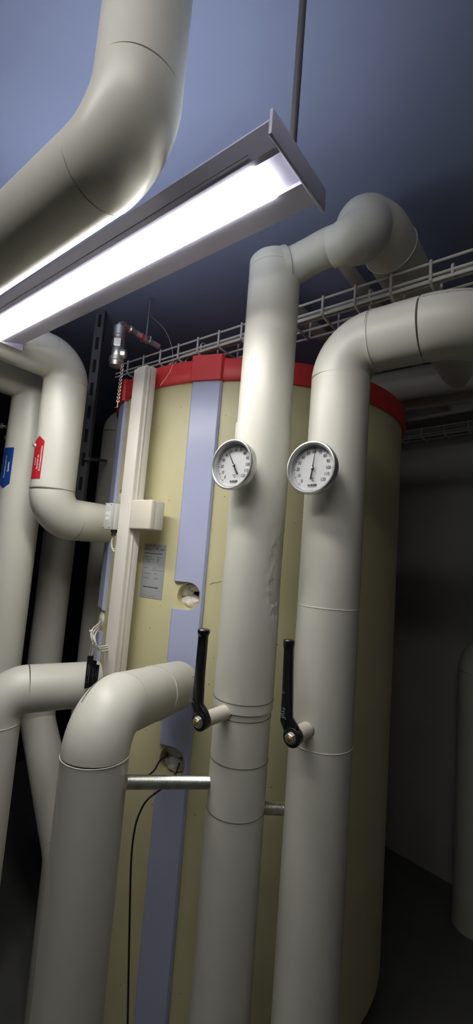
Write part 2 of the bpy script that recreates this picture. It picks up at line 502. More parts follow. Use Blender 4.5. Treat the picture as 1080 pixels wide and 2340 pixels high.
bm.faces.new(rows[0][::-1]); bm.faces.new(rows[-1])
obj('outer_sleeve', bm, 'pvc', cpipe, angle=60)
for py, mm, rr in ((1590, 'seam', .0637), (1627, 'seam', rC + .0002), (1727, 'seam', rC + .0002), (1842, 'seam', rC + .0002)):
    obj('seam', ring_bm(atz(CP, z_at(CP, py)), up, rr), mm, cpipe)
# top: bend to a thinner run, then the fat elbow that turns to the back over the cable tray
top = .640
q0 = atz(CP, top); q1 = V((-.520, .800, .683)); q2 = PY(745, 568, .815)
q3 = PZ(812, 545, .745); qc = V((-.372, .955, .812))
ztp = z_at(CP, 598)
obj('end_cap', lathe_bm(atz(CP, ztp - .03), up, [(0, rC + .0008), (.022, rC + .0008), (.028, rC - .004), (.030, rC - .014)], 72), 'pvc', cpipe)
obj('branch_jacket', tube_bm(spline([V((-.535, .794, .672)), q1 + V((.0, 0, -.006)), q2, q3], 8),
    [.050, .050, .050, .049, .048, .047, .046, .0445, .0430, .0415, .0405, .040, .0395] + [.039 + .004 * k / 11 for k in range(12)], 56), 'pvc', cpipe)
el = spline([PY(757, 568, .800), PY(785, 556, .805), PY(822, 540, .850), V((-.392, .905, .795)), V((-.378, .965, .812)), V((-.375, 1.03, .815))], 8)
def sm_(t): t = max(0, min(1, t)); return t * t * (3 - 2 * t)
obj('elbow_jacket', tube_bm(el, [.040 + .0255 * sm_(k / 26) for k in range(len(el))], 64), 'pvc', cpipe)
obj('straight_jacket', tube_bm([V((-.375, 1.02 + .85 * k / 8, .815)) for k in range(9)], .064, 64), 'pvc', cpipe)
obj('seam', ring_bm(V((-.375, 1.03, .815)), (0, 1, 0), .0662, .0009), 'seam_light', cpipe)
obj('seam', ring_bm(q3.lerp(q2, .3), (q3 - q2), .0415, .0006), 'seam_light', cpipe)

# --- right pipe
rR = .0635; zR = .477
rpipe = pipe('insulated_pipe', 'rightmost upright grey insulated pipe that bends right at its top, carrying the right gauge',
     [atz(RPp, -1.5), atz(RPp, zR), V((-.110, .860, zR)), V((-.110, 2.40, zR))], rR, [.075, .127],
     rings=[(atz(RPp, z_at(RPp, 1385)), up, rR + .0002, 'seam_light'), (atz(RPp, z_at(RPp, 1692)), up, rR + .0002, 'seam_light'),
            (V((-.333, .860, zR)), (1, 0, 0), rR + .0013, 'seam_light'), (V((-.237, .860, zR)), (1, 0, 0), rR - .0001, 'seam'),
            (V((-.110, .990, zR)), (0, 1, 0), rR + .0013, 'seam')])
# raised lengthwise seam on the second elbow of the right pipe
a = arc(V((-.4, .86, zR)), V((-.110, .86, zR)), V((-.110, 1.9, zR)), .127, 16)
pts = [V((-.237, .86, zR))] + a
sm = []
for (p, t, n, b) in frames(pts):
    side = t.cross(up).normalized()
    sm.append(p + side * (.0645 * .80) + up * (.0645 * .60))
obj('lengthwise_seam', tube_bm(sm, .0012, 8), 'pvc', rpipe)
obj('lengthwise_seam', tube_bm([p + V((0, 0, -.0022)) for p in sm], .0006, 8), 'seam', rpipe)

# --- front elbow pipe into the tank
rF = .0630
zF = PG(220, 1618, .875).z - .008
endF = PG(404, 1566, 1.265); cF = atz(FP, zF + .004)
dF = (endF - cF)
zS = z_at(FP, 1722)
filF = (cF.z - zS) * math.tan(V((0, 0, -1)).angle(dF) / 2)
fpipe = pipe('insulated_pipe', 'nearest grey insulated pipe rising at lower left and bending back into the yellow tank',
     [atz(FP, -1.5), cF, endF], rF, filF,
     rings=[(atz(FP, zS), up, rF + .0006, 'seam_light')])
a = arc(atz(FP, -.6), cF, endF, filF, 20)
pts = a + [a[-1].lerp(endF, .25)]
for ph, mm in ((.55, 'seam'),):
    sm = []
    hn = dF.normalized()
    side = up.cross(V((dF.x, dF.y, 0))).normalized()
    for (p, t, n, b) in frames(pts):
        outn = side.cross(t).normalized()
        if outn.dot(up) < 0 and abs(t.z) < .7: outn = -outn
        v = outn * math.cos(ph) + side * math.sin(ph)
        sm.append((p, v, t))
    o2 = []
    for p, v, t in sm:
        v = (v - t * v.dot(t)).normalized(); o2.append(p + v * (rF + .0015))
    obj('lengthwise_seam', tube_bm(o2, .0007, 6), mm, fpipe)
rE = dF.normalized()
pm = cF.lerp(endF, .60)
obj('overlap_sleeve', tube_bm([pm, pm.lerp(endF, .5), endF], .0642, 64), 'pvc', fpipe)
obj('seam', ring_bm(pm - rE * .0005, rE, .0645, .0005), 'seam_light', fpipe)

# --- threaded rods bracing the pipes
def rod(a, b, r, label):
    a, b = V(a), V(b); n = int((b - a).length / .003)
    prof = []
    Lr = (b - a).length
    for k in range(n):
        s = Lr * k / n; prof += [(s, r * .90), (s + Lr / n * .5, r)]
    prof.append((Lr, r * .93))
    o = tag(obj('threaded_rod', lathe_bm(a, b - a, prof, 32), 'zinc', angle=12), label, 'rod', 'zinc threaded rods between the pipes')
    return o
ra = PG(286, 1787, .86); rb = PG(474, 1788, .955)
rod(ra, rb, .0125, 'longer zinc threaded rod spanning from the nearest pipe to the dented pipe')
ra = PG(597, 1846, .965); rb = PG(653, 1849, .965)
rod(ra, rb, .0125, 'short zinc threaded rod between the dented pipe and the right pipe')

# ================================================================== LEFT PIPES
L2 = V((-1.236, .684, 0)) * 1.10; L1 = V((-1.412, .676, 0)) * 1.10
rL = .0697
z2 = PG(110, 1190, 1.3).z * 1.10 + .013
l2 = pipe('insulated_pipe', 'grey insulated pipe with a red arrow sticker, bending towards the tank', 
     [V((L2.x, -1.58, .603)), atz(L2, .603), atz(L2, z2), V((L2.x, .995, z2))], rL, [.074, .086],
     rings=[(atz(L2, z_at(L2, 1120)), up, rL + .0014, 'seam')])
zl1 = PG(60, 858, 1.42).z * 1.10 - .036
l1 = pipe('insulated_pipe', 'leftmost grey insulated pipe with a blue arrow sticker', 
     [V((L1.x, -1.58, zl1)), atz(L1, zl1), atz(L1, -1.5)], rL, [.07])
# pipe with low elbow at the far left
c5 = PG(-6, 1600, 1.23); c5 = V((c5.x, c5.y, PG(30, 1581, 1.23).z))
dr = (rh * math.sin(math.radians(60)) + fh * math.cos(math.radians(60)))
l5 = pipe('insulated_pipe', 'grey insulated pipe at lower left edge that bends right behind the nearest pipe',
     [atz(c5, -1.5), c5, c5 + dr * .262], .0635, [.07],
     rings=[(atz(c5, z_at(c5, 1650)), up, .0650, 'seam_light')])
# dim pipe behind with a kink
k3 = PG(86, 1645, 1.83)
l3 = pipe('insulated_pipe', 'dim grey insulated pipe in the gap behind, kinked towards the lower right',
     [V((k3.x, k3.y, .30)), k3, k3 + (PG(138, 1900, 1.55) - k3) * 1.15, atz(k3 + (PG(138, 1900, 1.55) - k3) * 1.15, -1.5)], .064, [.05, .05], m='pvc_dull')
# behind the strip
p4 = PG(240, 1238, 2.02)
l4 = pipe('insulated_pipe', 'dim grey upright pipe in the dark just left of the tank',
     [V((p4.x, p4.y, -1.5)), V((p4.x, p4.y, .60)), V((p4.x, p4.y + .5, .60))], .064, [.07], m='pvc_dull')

# stickers on the left pipes
def sticker(name, P, rad, py0, py1, off_r, width, tip, color, lines, label):
    base = math.atan2(-P.y, -P.x)
    zt, zb = z_at(P, py0), z_at(P, py1)
    # shape in (u right, z): arrow
    u1 = off_r * rad; u0_ = u1 - width; um = (u0_ + u1) / 2; tl = .017
    n = 10
    cols = [u0_ + width * k / (2 * n) for k in range(2 * n + 1)]
    bm = bmesh.new()
    def pt(u, z, r): a = base + u / rad; return V((P.x + r * math.cos(a), P.y + r * math.sin(a), z))
    grid = []
    for r in (rad + .0003, rad + .0009):
        row = []
        for u in cols:
            k = 1 - abs(u - um) / (width / 2)
            if tip > 0: hi, lo = zt - tl + tl * k, zb
            else: hi, lo = zt, zb + tl - tl * k
            row.append((bm.verts.new(pt(u, lo, r)), bm.verts.new(pt(u, hi, r))))
        grid.append(row)
    for g_ in grid:
        for x, y in zip(g_, g_[1:]): bm.faces.new((x[0], y[0], y[1], x[1]))
    a_, b_ = grid
    for i in range(2 * n):
        for j in (0, 1): bm.faces.new((a_[i][j], a_[i + 1][j], b_[i + 1][j], b_[i][j]))
    for i in (0, 2 * n): bm.faces.new((a_[i][0], a_[i][1], b_[i][1], b_[i][0]))
    o = tag(obj(name, bm, color), label, 'sticker')
    t = bmesh.new()
    zc = (zt + zb) / 2 - .004 * tip
    for s, uu, size, dz in lines:
        add_text(t, s, size, (lambda x, y, uu=uu, dz=dz: pt(u1 - uu - y, zc + dz + x, rad + .0013)), .00015)
    obj('lettering', t, 'white', o, smooth=False)
    return o
sticker('arrow_sticker', L2, rL, 1009, 1103, -.62, .046, 1, 'stickred',
        [('Frischwasserstation', .0065, .0102, 0), ('Speicher zu', .0175, .0100, -.012), ('Vorlauf', .029, .0085, -.01)],
        'red upward arrow sticker with white print on the insulated pipe')
sticker('arrow_sticker', L1, rL, 1034, 1124, -.58, .050, -1, 'stickblue',
        [('Speicher', .0125, .0100, 0), ('Frischwasserstation zu', .0275, .0085, 0)],
        'blue downward arrow sticker with white print on the leftmost insulated pipe')

# slotted strut and its cross bar
sp = PG(208, 900, 1.68)
st = thing('slotted_strut', (sp.x, sp.y, .07), 'dark galvanised slotted strut standing behind the pipe with the red sticker', 'strut')
zc_ = .3
w_ = .034
fx = rh; fy = fh
o3 = V((sp.x, sp.y, 0))
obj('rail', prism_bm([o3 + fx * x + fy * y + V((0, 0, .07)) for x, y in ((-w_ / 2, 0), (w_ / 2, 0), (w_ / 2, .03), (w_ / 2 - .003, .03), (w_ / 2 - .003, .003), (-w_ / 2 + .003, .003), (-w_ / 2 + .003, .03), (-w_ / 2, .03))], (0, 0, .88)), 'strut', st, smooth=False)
for k in range(9):
    obj('slot', box_bm(o3 + fy * (-.0004) + V((0, 0,   .9 - k * .095)), .012, .001, .052, fx, fy, (0, 0, 1)), 'hole', st, smooth=False)
cb0, cb1 = PG(198, 1048, 1.66), PG(240, 1053, 1.93)
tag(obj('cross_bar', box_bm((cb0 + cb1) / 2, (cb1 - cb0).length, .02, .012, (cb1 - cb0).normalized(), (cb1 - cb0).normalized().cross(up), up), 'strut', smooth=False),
    'short dim cross bar joining the slotted strut to the pipe behind', 'bar')
# small tap and brass fitting at the extreme left
tp = PG(7, 975, 1.62)
tt = thing('drain_tap', tp, 'small metal tap in the dark at the left edge of the picture', 'tap')
obj('body', tube_bm([tp - rh * .03, tp + rh * .012], .006, 16), 'chrome', tt)
obj('star_knob', box_bm(tp - fh * .01, .022, .006, .007, rh, fh, up, .001), 'chrome', tt)
obj('star_knob', box_bm(tp - fh * .01, .007, .006, .020, rh, fh, up, .001), 'chrome', tt)
bp_ = PG(15, 1000, 1.60)
bf = thing('pipe_fitting', bp_ - up * .03, 'small brass fitting below the tap at the left edge', 'fitting')
obj('nut', lathe_bm(bp_ - up * .007, up, [(0, .007), (.014, .007)], 6), 'brass', bf, smooth=False)
obj('tail', tube_bm([bp_ - up * .06, bp_ + up * .04], .003, 12), 'strut', bf)
sb = PG(82, 1020, 1.39)
tag(obj('sensor_pin', lathe_bm(sb, -fh, [(-.02, .004), (0, .004), (.001, .006), (.010, .006), (.011, .004)], 20), 'chrome'),
    'tiny bright metal pin beside the red arrow sticker', 'pin')

# ================================================================== LAMP AND CEILING PIPES
ZL = .5525
SL = ZL / .85
lx0, lx1 = -1.283, -.555 * SL
lamp = thing('ceiling_lamp', ((lx0 + lx1) / 2, .725 * SL, ZC - .005), 'long bright strip lamp with a pale housing under the ceiling', 'lamp')
ya, yb, da, db, zt = .7188 * (ZL + .018), .9882 * (ZL + .018), .676 * SL, .768 * SL, ZL + .032
sec = [(ya, ZL + .018), (ya + .008, zt), (yb - .01, zt), (yb, ZL + .018), (db, ZL - .002), (db, ZL + .004), (da, ZL + .004), (da, ZL - .002), (da - .008, ZL)]
obj('housing', prism_bm([V((lx0, y, z)) for y, z in sec], (lx1 + .045 - lx0, 0, 0)), 'housing', lamp, smooth=False)
obj('diffuser', box_bm(((lx0 + lx1) / 2, (da + db) / 2, ZL + .0035), lx1 - lx0, db - da, .016, bev=.001), 'diff', lamp)
for x in (lx0 - .002, lx1 + .046):
    obj('end_cap', box_bm((x, (ya + yb) / 2, (ZL + zt) / 2), .006, yb - ya + .002, zt - ZL + .006, bev=.002), 'housing', lamp)
obj('added_uplight', box_bm(((lx0 + lx1) / 2, (ya + yb) / 2, zt + .002), lx1 - lx0, .05, .008, bev=.001), 'diff_added_up', lamp)  # glowing strip added on top to brighten the ceiling like blue haze
obj('housing_groove', box_bm(((lx0 + lx1) / 2, .652 * SL, ZL + .0045), lx1 - lx0, .0009, .0006), 'seam', lamp, smooth=False)
for x in (-1.277, -.33):
    obj('hanger', tube_bm([V((x, (ya + yb) / 2, zt - .002)), V((x, (ya + yb) / 2, ZC))], .006, 12), 'strut', lamp)
L2X = -1.236 * 1.10
dc = V((0, .462 * .72, .80 * .72)); dr_ = .088 * .72
pipe('insulated_pipe', 'thick pale insulated pipe under the ceiling next to the strip lamp, top left',
     [V((L2X + .04, dc.y, dc.z)), V((-.50, dc.y, dc.z)), V((-.50, dc.y, ZC))], dr_, [.08])
# unseen luminaire, added as fill light for the upper pipes
fill_lamp = thing('ceiling_lamp', (-.25, -.25, .95), 'unseen fill lamp added under the ceiling, parallel to the bright strip lamp', 'lamp')
obj('housing', box_bm((-.25, -.25, .935), 1.3, .10, .03, bev=.006), 'housing', fill_lamp)
obj('diffuser', box_bm((-.25, -.25, .898), 1.2, .09, .045, bev=.012), 'diff_fill', fill_lamp)

# pipes running above the tank, right background
def simple_pipe(label, a, b, r, m='pvc_dull', name='insulated_pipe', cat='pipe', n=6):
    a, b = V(a), V(b)
    return tag(obj(name, tube_bm([a.lerp(b, k / n) for k in range(n + 1)], r, 48), m), label, cat)
simple_pipe('thick grey pipe running over the back of the tank, below the right pipe bend', (-1.9, 1.90, .815), (1.44, 1.90, .815), .068)
simple_pipe('thin grey pipe running over the back of the tank, above the wall tray', (-1.9, 2.085, .80), (1.44, 2.085, .80), .040)
simple_pipe('faint conduit under the ceiling between the dented pipe and its top elbow', (-.56, 1.12, .915), (-.56, 2.8, .915), .020, name='conduit')
simple_pipe('faint conduit under the ceiling left of the right pipe bend', (-.80, 1.05, .905), (-.80, 2.8, .905), .024, name='conduit')
# dark pipe standing at the right edge by the wall
q = PG(1092, 1600, 2.05)
pipe('insulated_pipe', 'dark grey pipe with a rounded top at the lower right edge by the wall',
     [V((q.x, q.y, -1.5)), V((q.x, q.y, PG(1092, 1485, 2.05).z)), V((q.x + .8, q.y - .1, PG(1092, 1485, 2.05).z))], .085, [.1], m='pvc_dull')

# ================================================================== CABLE TRAYS
def tray(name, label, o, ex, ey, L, wd_, hz, step, first, rw, parts=True, mid=.32, cat='cable tray'):
    o, ex, ey = V(o), V(ex).normalized(), V(ey).normalized()
    root = thing(name, o, label, cat)
    def lw(y, z): obj('long_wire', tube_bm([o + ey * y + up * z, o + ey * y + up * z + ex * L], rw, 10), 'wire', root)
    for y, z in ((0, hz), (0, hz * mid), (0, 0), (wd_ * .5, -rw), (wd_, 0)): lw(y, z)
    x = first
    while x < L:
        b = o + ex * x
        pts = [b + up * (hz + rw), b + up * hz * .3, b + up * (.004) - up * .004 + ey * .0, b + ey * .006 - up * rw * 1.6, b + ey * (wd_ - .006) - up * rw * 1.6, b + ey * wd_ + up * .003, b + ey * wd_ + up * (hz + rw)]
        pts = [p - ey * rw * 1.8 if i < 3 else p for i, p in enumerate(pts)]
        obj('cross_wire', tube_bm(pts, rw, 10), 'wire', root)
        x += step
    return root
FIRSTX = (-.5635 + 1.505) % .0955
t1 = tray('wire_cable_tray', 'light grey wire basket cable tray running diagonally above the tank', (-1.505, 1.045, .698), (1, 0, 0), (0, 1, 0), 2.9, .10, .048, .0955, FIRSTX, .0036)
# cables lying in the tray
for i in range(4):
    random.seed(i)
    y0 = 1.052 + .006 * i; z0 = .706 + .009 * (i % 3)
    pts = [V((-1.235 + .03 * i, y0 + .02, .60)), V((-1.225 + .025 * i, y0 + .012, .66)), V((-1.18 + .02 * i, y0 + .004, .700 + .004 * i))]
    x = -1.08
    while x < 1.38:
        pts.append(V((x, y0 + random.uniform(-.001, .002), z0 + random.uniform(-.0015, .0015)))); x += .1
    tag(obj('tray_cable', tube_bm(spline(pts, 6), .0038, 10), 'cable'),
        ['lowest', 'second', 'third', 'topmost'][i] + ' of the grey cables lying along the wire tray', 'cable', 'cables in the wire tray')
for i, x in enumerate((-1.03, -.83, -.43, -.23)):
    tag(obj('cable_tie', lathe_bm((x, 1.060, .717), (1, 0, 0), [(-.003, .0165), (.003, .0165), (.003, .0180), (-.003, .0180)], 20, closed=True), 'wire'),
        ['leftmost pale cable tie around the cables, above the red rim', 'second pale cable tie from the left, near the rim clip', 'third pale cable tie from the left, above the right pipe bend', 'rightmost pale cable tie on the tray cables'][i], 'cable tie', 'cable ties on the tray cables')
o_ = wa.copy(); o_.z = .735
tray('wire_cable_tray', 'dim wire cable tray on the far wall right of the tank', V((wa.x, wa.y, .735)) - wn * .12 - wd * .25, wd, wn, 1.3, .10, .045, .12, .03, .004)

# ================================================================== TRUNKING, BOXES
tz0 = -1.495
c0 = PG(273, 1200, 1.385); c0 = V((c0.x, c0.y, 0))
ztop = z_at(c0, 846)
tw, td = .055, .040
tr_ = thing('cable_trunking', c0 + V((tw / 2, td / 2, tz0)), 'cream plastic cable trunking standing upright in front of the tank', 'trunking')
obj('base_channel', box_bm(c0 + V((tw / 2, td / 2, (tz0 + ztop) / 2 + .004)), tw - .004, td - .002, ztop - tz0 + .008, bev=.001), 'trunk', tr_)
obj('cover', box_bm(c0 + V((tw / 2 - .001, -.001, (tz0 + ztop) / 2)), tw, .010, ztop - tz0, bev=.0015), 'trunk', tr_)
obj('side_flange', box_bm(c0 + V((tw + .0005, td * .30, (tz0 + ztop) / 2)), .004, .006, ztop - tz0, bev=.001), 'trunk', tr_)
obj('side_flange', box_bm(c0 + V((tw - .001, td - .012, (tz0 + ztop) / 2 + .004)), .004, .022, ztop - tz0 + .012, bev=.001), 'trunk', tr_)
# cream junction box on the right side of the trunking
zb0, zb1 = z_at(c0, 1212), z_at(c0, 1138)
bc = c0 + V((tw + .0485, .018, (z_at(V((c0.x + .1, c0.y - .02, 0)), 1208) + z_at(V((c0.x + .1, c0.y - .02, 0)), 1141)) / 2))
hb = .090
jb = thing('junction_box', bc - up * hb / 2, 'square cream junction box on the right side of the trunking', 'junction box')
obj('box_body', box_bm(bc + V((0, .010, 0)), .092, .036, hb - .004, bev=.003), 'box', jb)
obj('box_lid', box_bm(bc + V((0, -.016, 0)), .094, .020, hb, bev=.005, segs=3), 'box', jb)
obj('centre_mark', lathe_bm(bc + V((0, -.0262, .004)), (0, -1, 0), [(0, .0022), (.0006, .0022)], 20), 'trunk', jb)
t = bmesh.new(); add_text(t, 'IP 54', .007, lambda x, y: bc + V((x, -.0263, -.010 + y)))
obj('embossed_mark', t, 'trunk', jb, smooth=False)
# grey sensor box on the left side of the trunking
gc = PG(257, 1182, 1.375)
gb = thing('sensor_box', gc - up * .045, 'small grey terminal box with dark screws left of the trunking', 'junction box')
gw, gdp, gh = .036, .036, .083
gc = V((c0.x - gw / 2 - .010, c0.y - .012, PG(255, 1181, 1.4).z))
obj('box_body', box_bm(gc + V((.004, .013, 0)), gw + .006, gdp, gh, bev=.003), 'greybox', gb)
glid = obj('box_lid', box_bm(gc + V((.0, -.010, 0)), gw, .014, gh, bev=.002), 'greybox', gb)
for sx in (-1, 1):
    for sz in (-1, 1):
        obj('screw', lathe_bm(gc + V((sx * (gw / 2 - .004), -.0168, sz * (gh / 2 - .005))), (0, -1, 0), [(0, .002), (.0006, .002)], 12), 'ink', glid)
obj('paper_tag', box_bm(gc + V((.002, -.0174, .002)), .022, .0006, .026), 'white', glid, smooth=False)
t = bmesh.new()
for s, xx in (('EJ', -.004), ('51', .006)):
    add_text(t, s, .009, (lambda x, y, xx=xx: gc + V((xx - y, -.0182, .002 + x))))
obj('handwriting', t, 'faintink', glid, smooth=False)
obj('cable_gland', lathe_bm(gc + V((.008, .008, -gh / 2)), (0, 0, -1), [(0, .010), (.008, .010), (.009, .0075), (.018, .0075)], 20), 'darkgrey', gb)
for i in range(2):
    s = gc + V((.006 + i * .004, .008, -gh / 2 - .016)); e = c0 + V((-.004, .012, gc.z - gh / 2 - .045 - .006 * i))
    tag(obj('sensor_cable', tube_bm(spline([s, s + V((-.004 - .003 * i, 0, -.022)), s + V((.000, 0, -.040 - .004 * i)), s + V((.012, .002, -.045 - .006 * i)), s + V((.026, .010, -.026))], 8), .0022, 10), 'cable'),
        ['inner', 'outer'][i] + ' grey cable loop hanging below the terminal box', 'cable', 'cables below the terminal box')
# clamp above the grey box
kc = PG(277, 1132, 1.43)
kk = thing('clamp_bracket', kc, 'small grey clamp bracket just above the terminal box', 'bracket')
obj('plate', box_bm(kc - up * .008, .016, .006, .026, (1, 0, 0), (0, 1, 0), up, .001), 'greybox', kk)
obj('eyelet', lathe_bm(kc + V((0, 0, .014)), (0, -1, 0), [(-.002, .004), (.002, .004), (.002, .008), (-.002, .008)], 24, closed=True), 'chrome', kk)

# ================================================================== GAUGES
def gauge(P, px, py, value, label, tip_y):
    """round dial thermometer facing -Y, its stem screwed into the pipe at P"""
    x = P.x
    c = PX(px, py, x)
    c = V((x, c.y, c.z))
    R = .0525
    root = thing('dial_thermometer', c, label, 'thermometer', 'dial thermometers on the upright pipes')
    ax = V((0, -1, 0))
    obj('case', lathe_bm(c, ax, [(-.016, R * .55), (-.016, R - .004), (-.013, R - .001), (.0, R), (.0045, R), (.0045, R - .0045), (.001, R - .0058), (-.0098, R - .0058)], 96), 'bezel', root)
    obj('bezel_ring', lathe_bm(c, ax, [(-.002, R + .0006), (.0035, R + .0012), (.0062, R - .0004), (.0066, R - .0026), (.005, R - .0045), (.001, R - .0055), (-.002, R - .0055)], 96, closed=True), 'bezel', root)
    dial_ = obj('dial', lathe_bm(c, ax, [(-.0092, R - .0052), (-.0082, R - .0052)], 96), 'dial', root)
    obj('inner_wall', lathe_bm(c, ax, [(-.0088, R - .0052), (.003, R - .0054), (.003, R - .0062), (-.0088, R - .0060)], 96, closed=True), 'bezel', root)
    def f(x_, y_, d=.0078): return c + V((x_, d, y_))
    def pol(v, r):
        a = math.radians(-135 + 270 * v / 120); return (r * math.sin(a), r * math.cos(a))
    RT = R - .0078
    t = bmesh.new()
    for v in range(-4, 125):
        major = v % 10 == 0 and 0 <= v <= 120
        r1, wd1 = (RT - .0048, .0011) if major else ((RT - .0026, .00035) if v % 5 else (RT - .0034, .0004))
        r0 = RT + (.0 if not major else -.0006)
        a = math.radians(-135 + 270 * v / 120); s, co = math.sin(a), math.cos(a)
        q = [f(r * s + k * wd1 / 2 * co, r * co - k * wd1 / 2 * s) for r, k in ((r0, -1), (r0, 1), (r1, 1), (r1, -1))]
        t.faces.new([t.verts.new(p) for p in q])
    obj('scale_marks', t, 'ink', dial_, smooth=False)
    t = bmesh.new()
    for v in range(0, 121, 10):
        cx, cy = pol(v, RT - .0108 - (.0015 if v >= 100 else 0))
        add_text(t, str(v), .0096, (lambda x_, y_, cx=cx, cy=cy: f(cx + x_ * .8, cy + y_)), .00012)
    add_text(t, '°C', .0090, lambda x_, y_: f(x_ * .85 - .0005, y_ - .0225), .0001)
    obj('numerals', t, 'ink', dial_, smooth=False)
    t = bmesh.new()
    add_text(t, 'RUEGER', .0056, lambda x_, y_: f(x_, y_ - .0335), .00022)
    add_text(t, 'www.rueger.com', .0022, lambda x_, y_: f(x_, y_ - .0378))
    add_text(t, 'EN 13190  CL.1', .0016, lambda x_, y_: f(x_, y_ - .0435))
    q = [f(x_, y_) for x_, y_ in ((-.0105, -.0362), (.0105, -.0362), (.0105, -.0359), (-.0105, -.0359))]
    t.faces.new([t.verts.new(p) for p in q])
    obj('maker_print', t, 'ink', dial_, smooth=False)
    a = math.radians(-135 + 270 * value / 120); s, co = math.sin(a), math.cos(a)
    out_ = [(-.0225, .0016), (-.0215, .0020), (-.004, .0013), (0, .0014), (.012, .0010), (RT - .002, .0002)]
    pl = [(r, wv) for r, wv in out_] + [(r, -wv) for r, wv in out_[::-1]]
    needle_ = obj('needle', prism_bm([f(r * s + k * co, r * co - k * s, .0045) for r, k in pl], (0, -.0006, 0)), 'ink', root, smooth=False)
    obj('needle_hub', lathe_bm(c + V((0, .0055, 0)), ax, [(0, .0030), (.002, .0030), (.0024, .0020)], 24), 'ink', needle_)
    obj('hub_pin', lathe_bm(c + V((0, .0031, 0)), ax, [(0, .0014), (.0016, .0014), (.002, .0008)], 16), 'chrome', needle_)
    obj('glass', lathe_bm(c, ax, [(.0012, R - .0062), (.0020, R - .0062)], 64), 'glass', root)
    obj('stem', tube_bm([c + V((0, .014, 0)), V((x, P.y - .055, c.z))], .010, 24), 'zinc', root)
    return root
gauge(CP, 531, 1062, 47, 'round dial thermometer reading about 47 degrees on the dented pipe, left of the pair', 0)
gauge(RPp, 711, 1069, 63, 'round dial thermometer reading about 63 degrees on the right pipe, right of the pair', 0)

# ================================================================== LEVER VALVES
def lever(P, rad, nutpx, left, right, hubpx, hubr, logo, label, ynut):
    Yh = ynut + .010
    c = PY(hubpx[0], hubpx[1], Yh + .004)
    c = V((P.x, 0, c.z)); 
    shift = V((c.x - PY(hubpx[0], hubpx[1], Yh).x, 0, 0))
    root = thing('lever_handle', V((P.x, P.y - rad, c.z)), label, 'valve handle', 'black lever handles on the upright pipes')
    fy_ = P.y - rad + .004
    obj('spindle_sleeve', lathe_bm(V((c.x, fy_, c.z)), (0, -1, 0), [(-.01, .0145), (fy_ - Yh - .010, .0145), (fy_ - Yh - .009, .0135)], 40), 'box', root)
    obj('escutcheon', lathe_bm(V((c.x, fy_ + .001, c.z)), (0, -1, 0), [(0, .0160), (.0035, .0160)], 40), 'strut', root)
    obj('hub', lathe_bm(V((c.x, Yh + .012, c.z)), (0, -1, 0), [(0, .0165), (.010, .0175), (.013, .0175), (.016, .0175), (.018, .0150)], 40), 'black', root)
    poly = [PY(x, y, Yh) for x, y in left] + [PY(x, y, Yh) for x, y in right[::-1]]
    poly = [V((p.x, Yh - .004, p.z)) + shift for p in poly]
    arm_ = obj('lever_arm', prism_bm(poly, (0, .012, 0), .002), 'black', root, angle=50)
    tl_, tr2 = poly[0], poly[-1]
    k = (tl_ + tr2) / 2 + V((0, .006, 0)); wk = (tr2 - tl_).length
    ax_ = ((poly[0] + poly[-1]) - (poly[2] + poly[-3])).normalized()
    obj('grip_knob', lathe_bm(k - ax_ * .010, ax_, [(0, wk * .36), (.004, wk * .44), (.008, wk * .50), (.0125, wk * .49), (.0145, wk * .40)], 32), 'black', arm_)
    obj('nut', lathe_bm(V((c.x, Yh - .006, c.z)), (0, -1, 0), [(0, .0095), (.0055, .0095), (.0065, .0082)], 6), 'chrome', root, smooth=False)
    obj('washer', lathe_bm(V((c.x, Yh - .005, c.z)), (0, -1, 0), [(0, .0112), (.0015, .0112)], 32), 'zinc', root)
    obj('bolt_end', lathe_bm(V((c.x, Yh - .011, c.z)), (0, -1, 0), [(0, .0050), (.004, .0050), (.005, .0036)], 24), 'brass', root)
    lp = PY(logo[0], logo[1], Yh); lp = V((lp.x, Yh - .0047, lp.z)) + shift
    d = (poly[2] - poly[3]).normalized() if True else up
    d = ax_; e = V((-d.z, 0, d.x))
    t = bmesh.new(); add_text(t, 'JRG', .0125, lambda x, y: lp + d * x + e * y, .0003)
    obj('embossed_logo', t, 'faintink', arm_, smooth=False)
    lp2 = lp + ax_ * .038
    t = bmesh.new(); add_text(t, 'Z :', .007, lambda x, y: lp2 + d * x + e * y, .0001)
    obj('small_mark', t, 'faintink', arm_, smooth=False)
    return root
S = lambda x, y: (400 + x / 3, 1400 + y / 3)
lever(CP, rC, S(160, 745), [S(x, y) for x, y in ((178, 130), (184, 172), (177, 235), (153, 485), (137, 635), (166, 715), (172, 748))],
      [S(x, y) for x, y in ((244, 134), (231, 172), (224, 256), (208, 455), (199, 634), (230, 686), (246, 733))], S(192, 745), 20, S(143, 578),
      'black lever valve handle on the dented pipe, left one of two', .648)
lever(RPp, rR, S(765, 850), [S(735, 198), S(742, 245), S(738, 320), S(728, 560), S(716, 735), S(742, 805), S(750, 840)],
      [S(803, 202), S(795, 245), S(793, 320), S(790, 560), S(788, 720), S(828, 785), S(835, 830)], S(795, 845), 20, S(740, 680),
      'black lever valve handle on the right pipe, right one of two', .733)

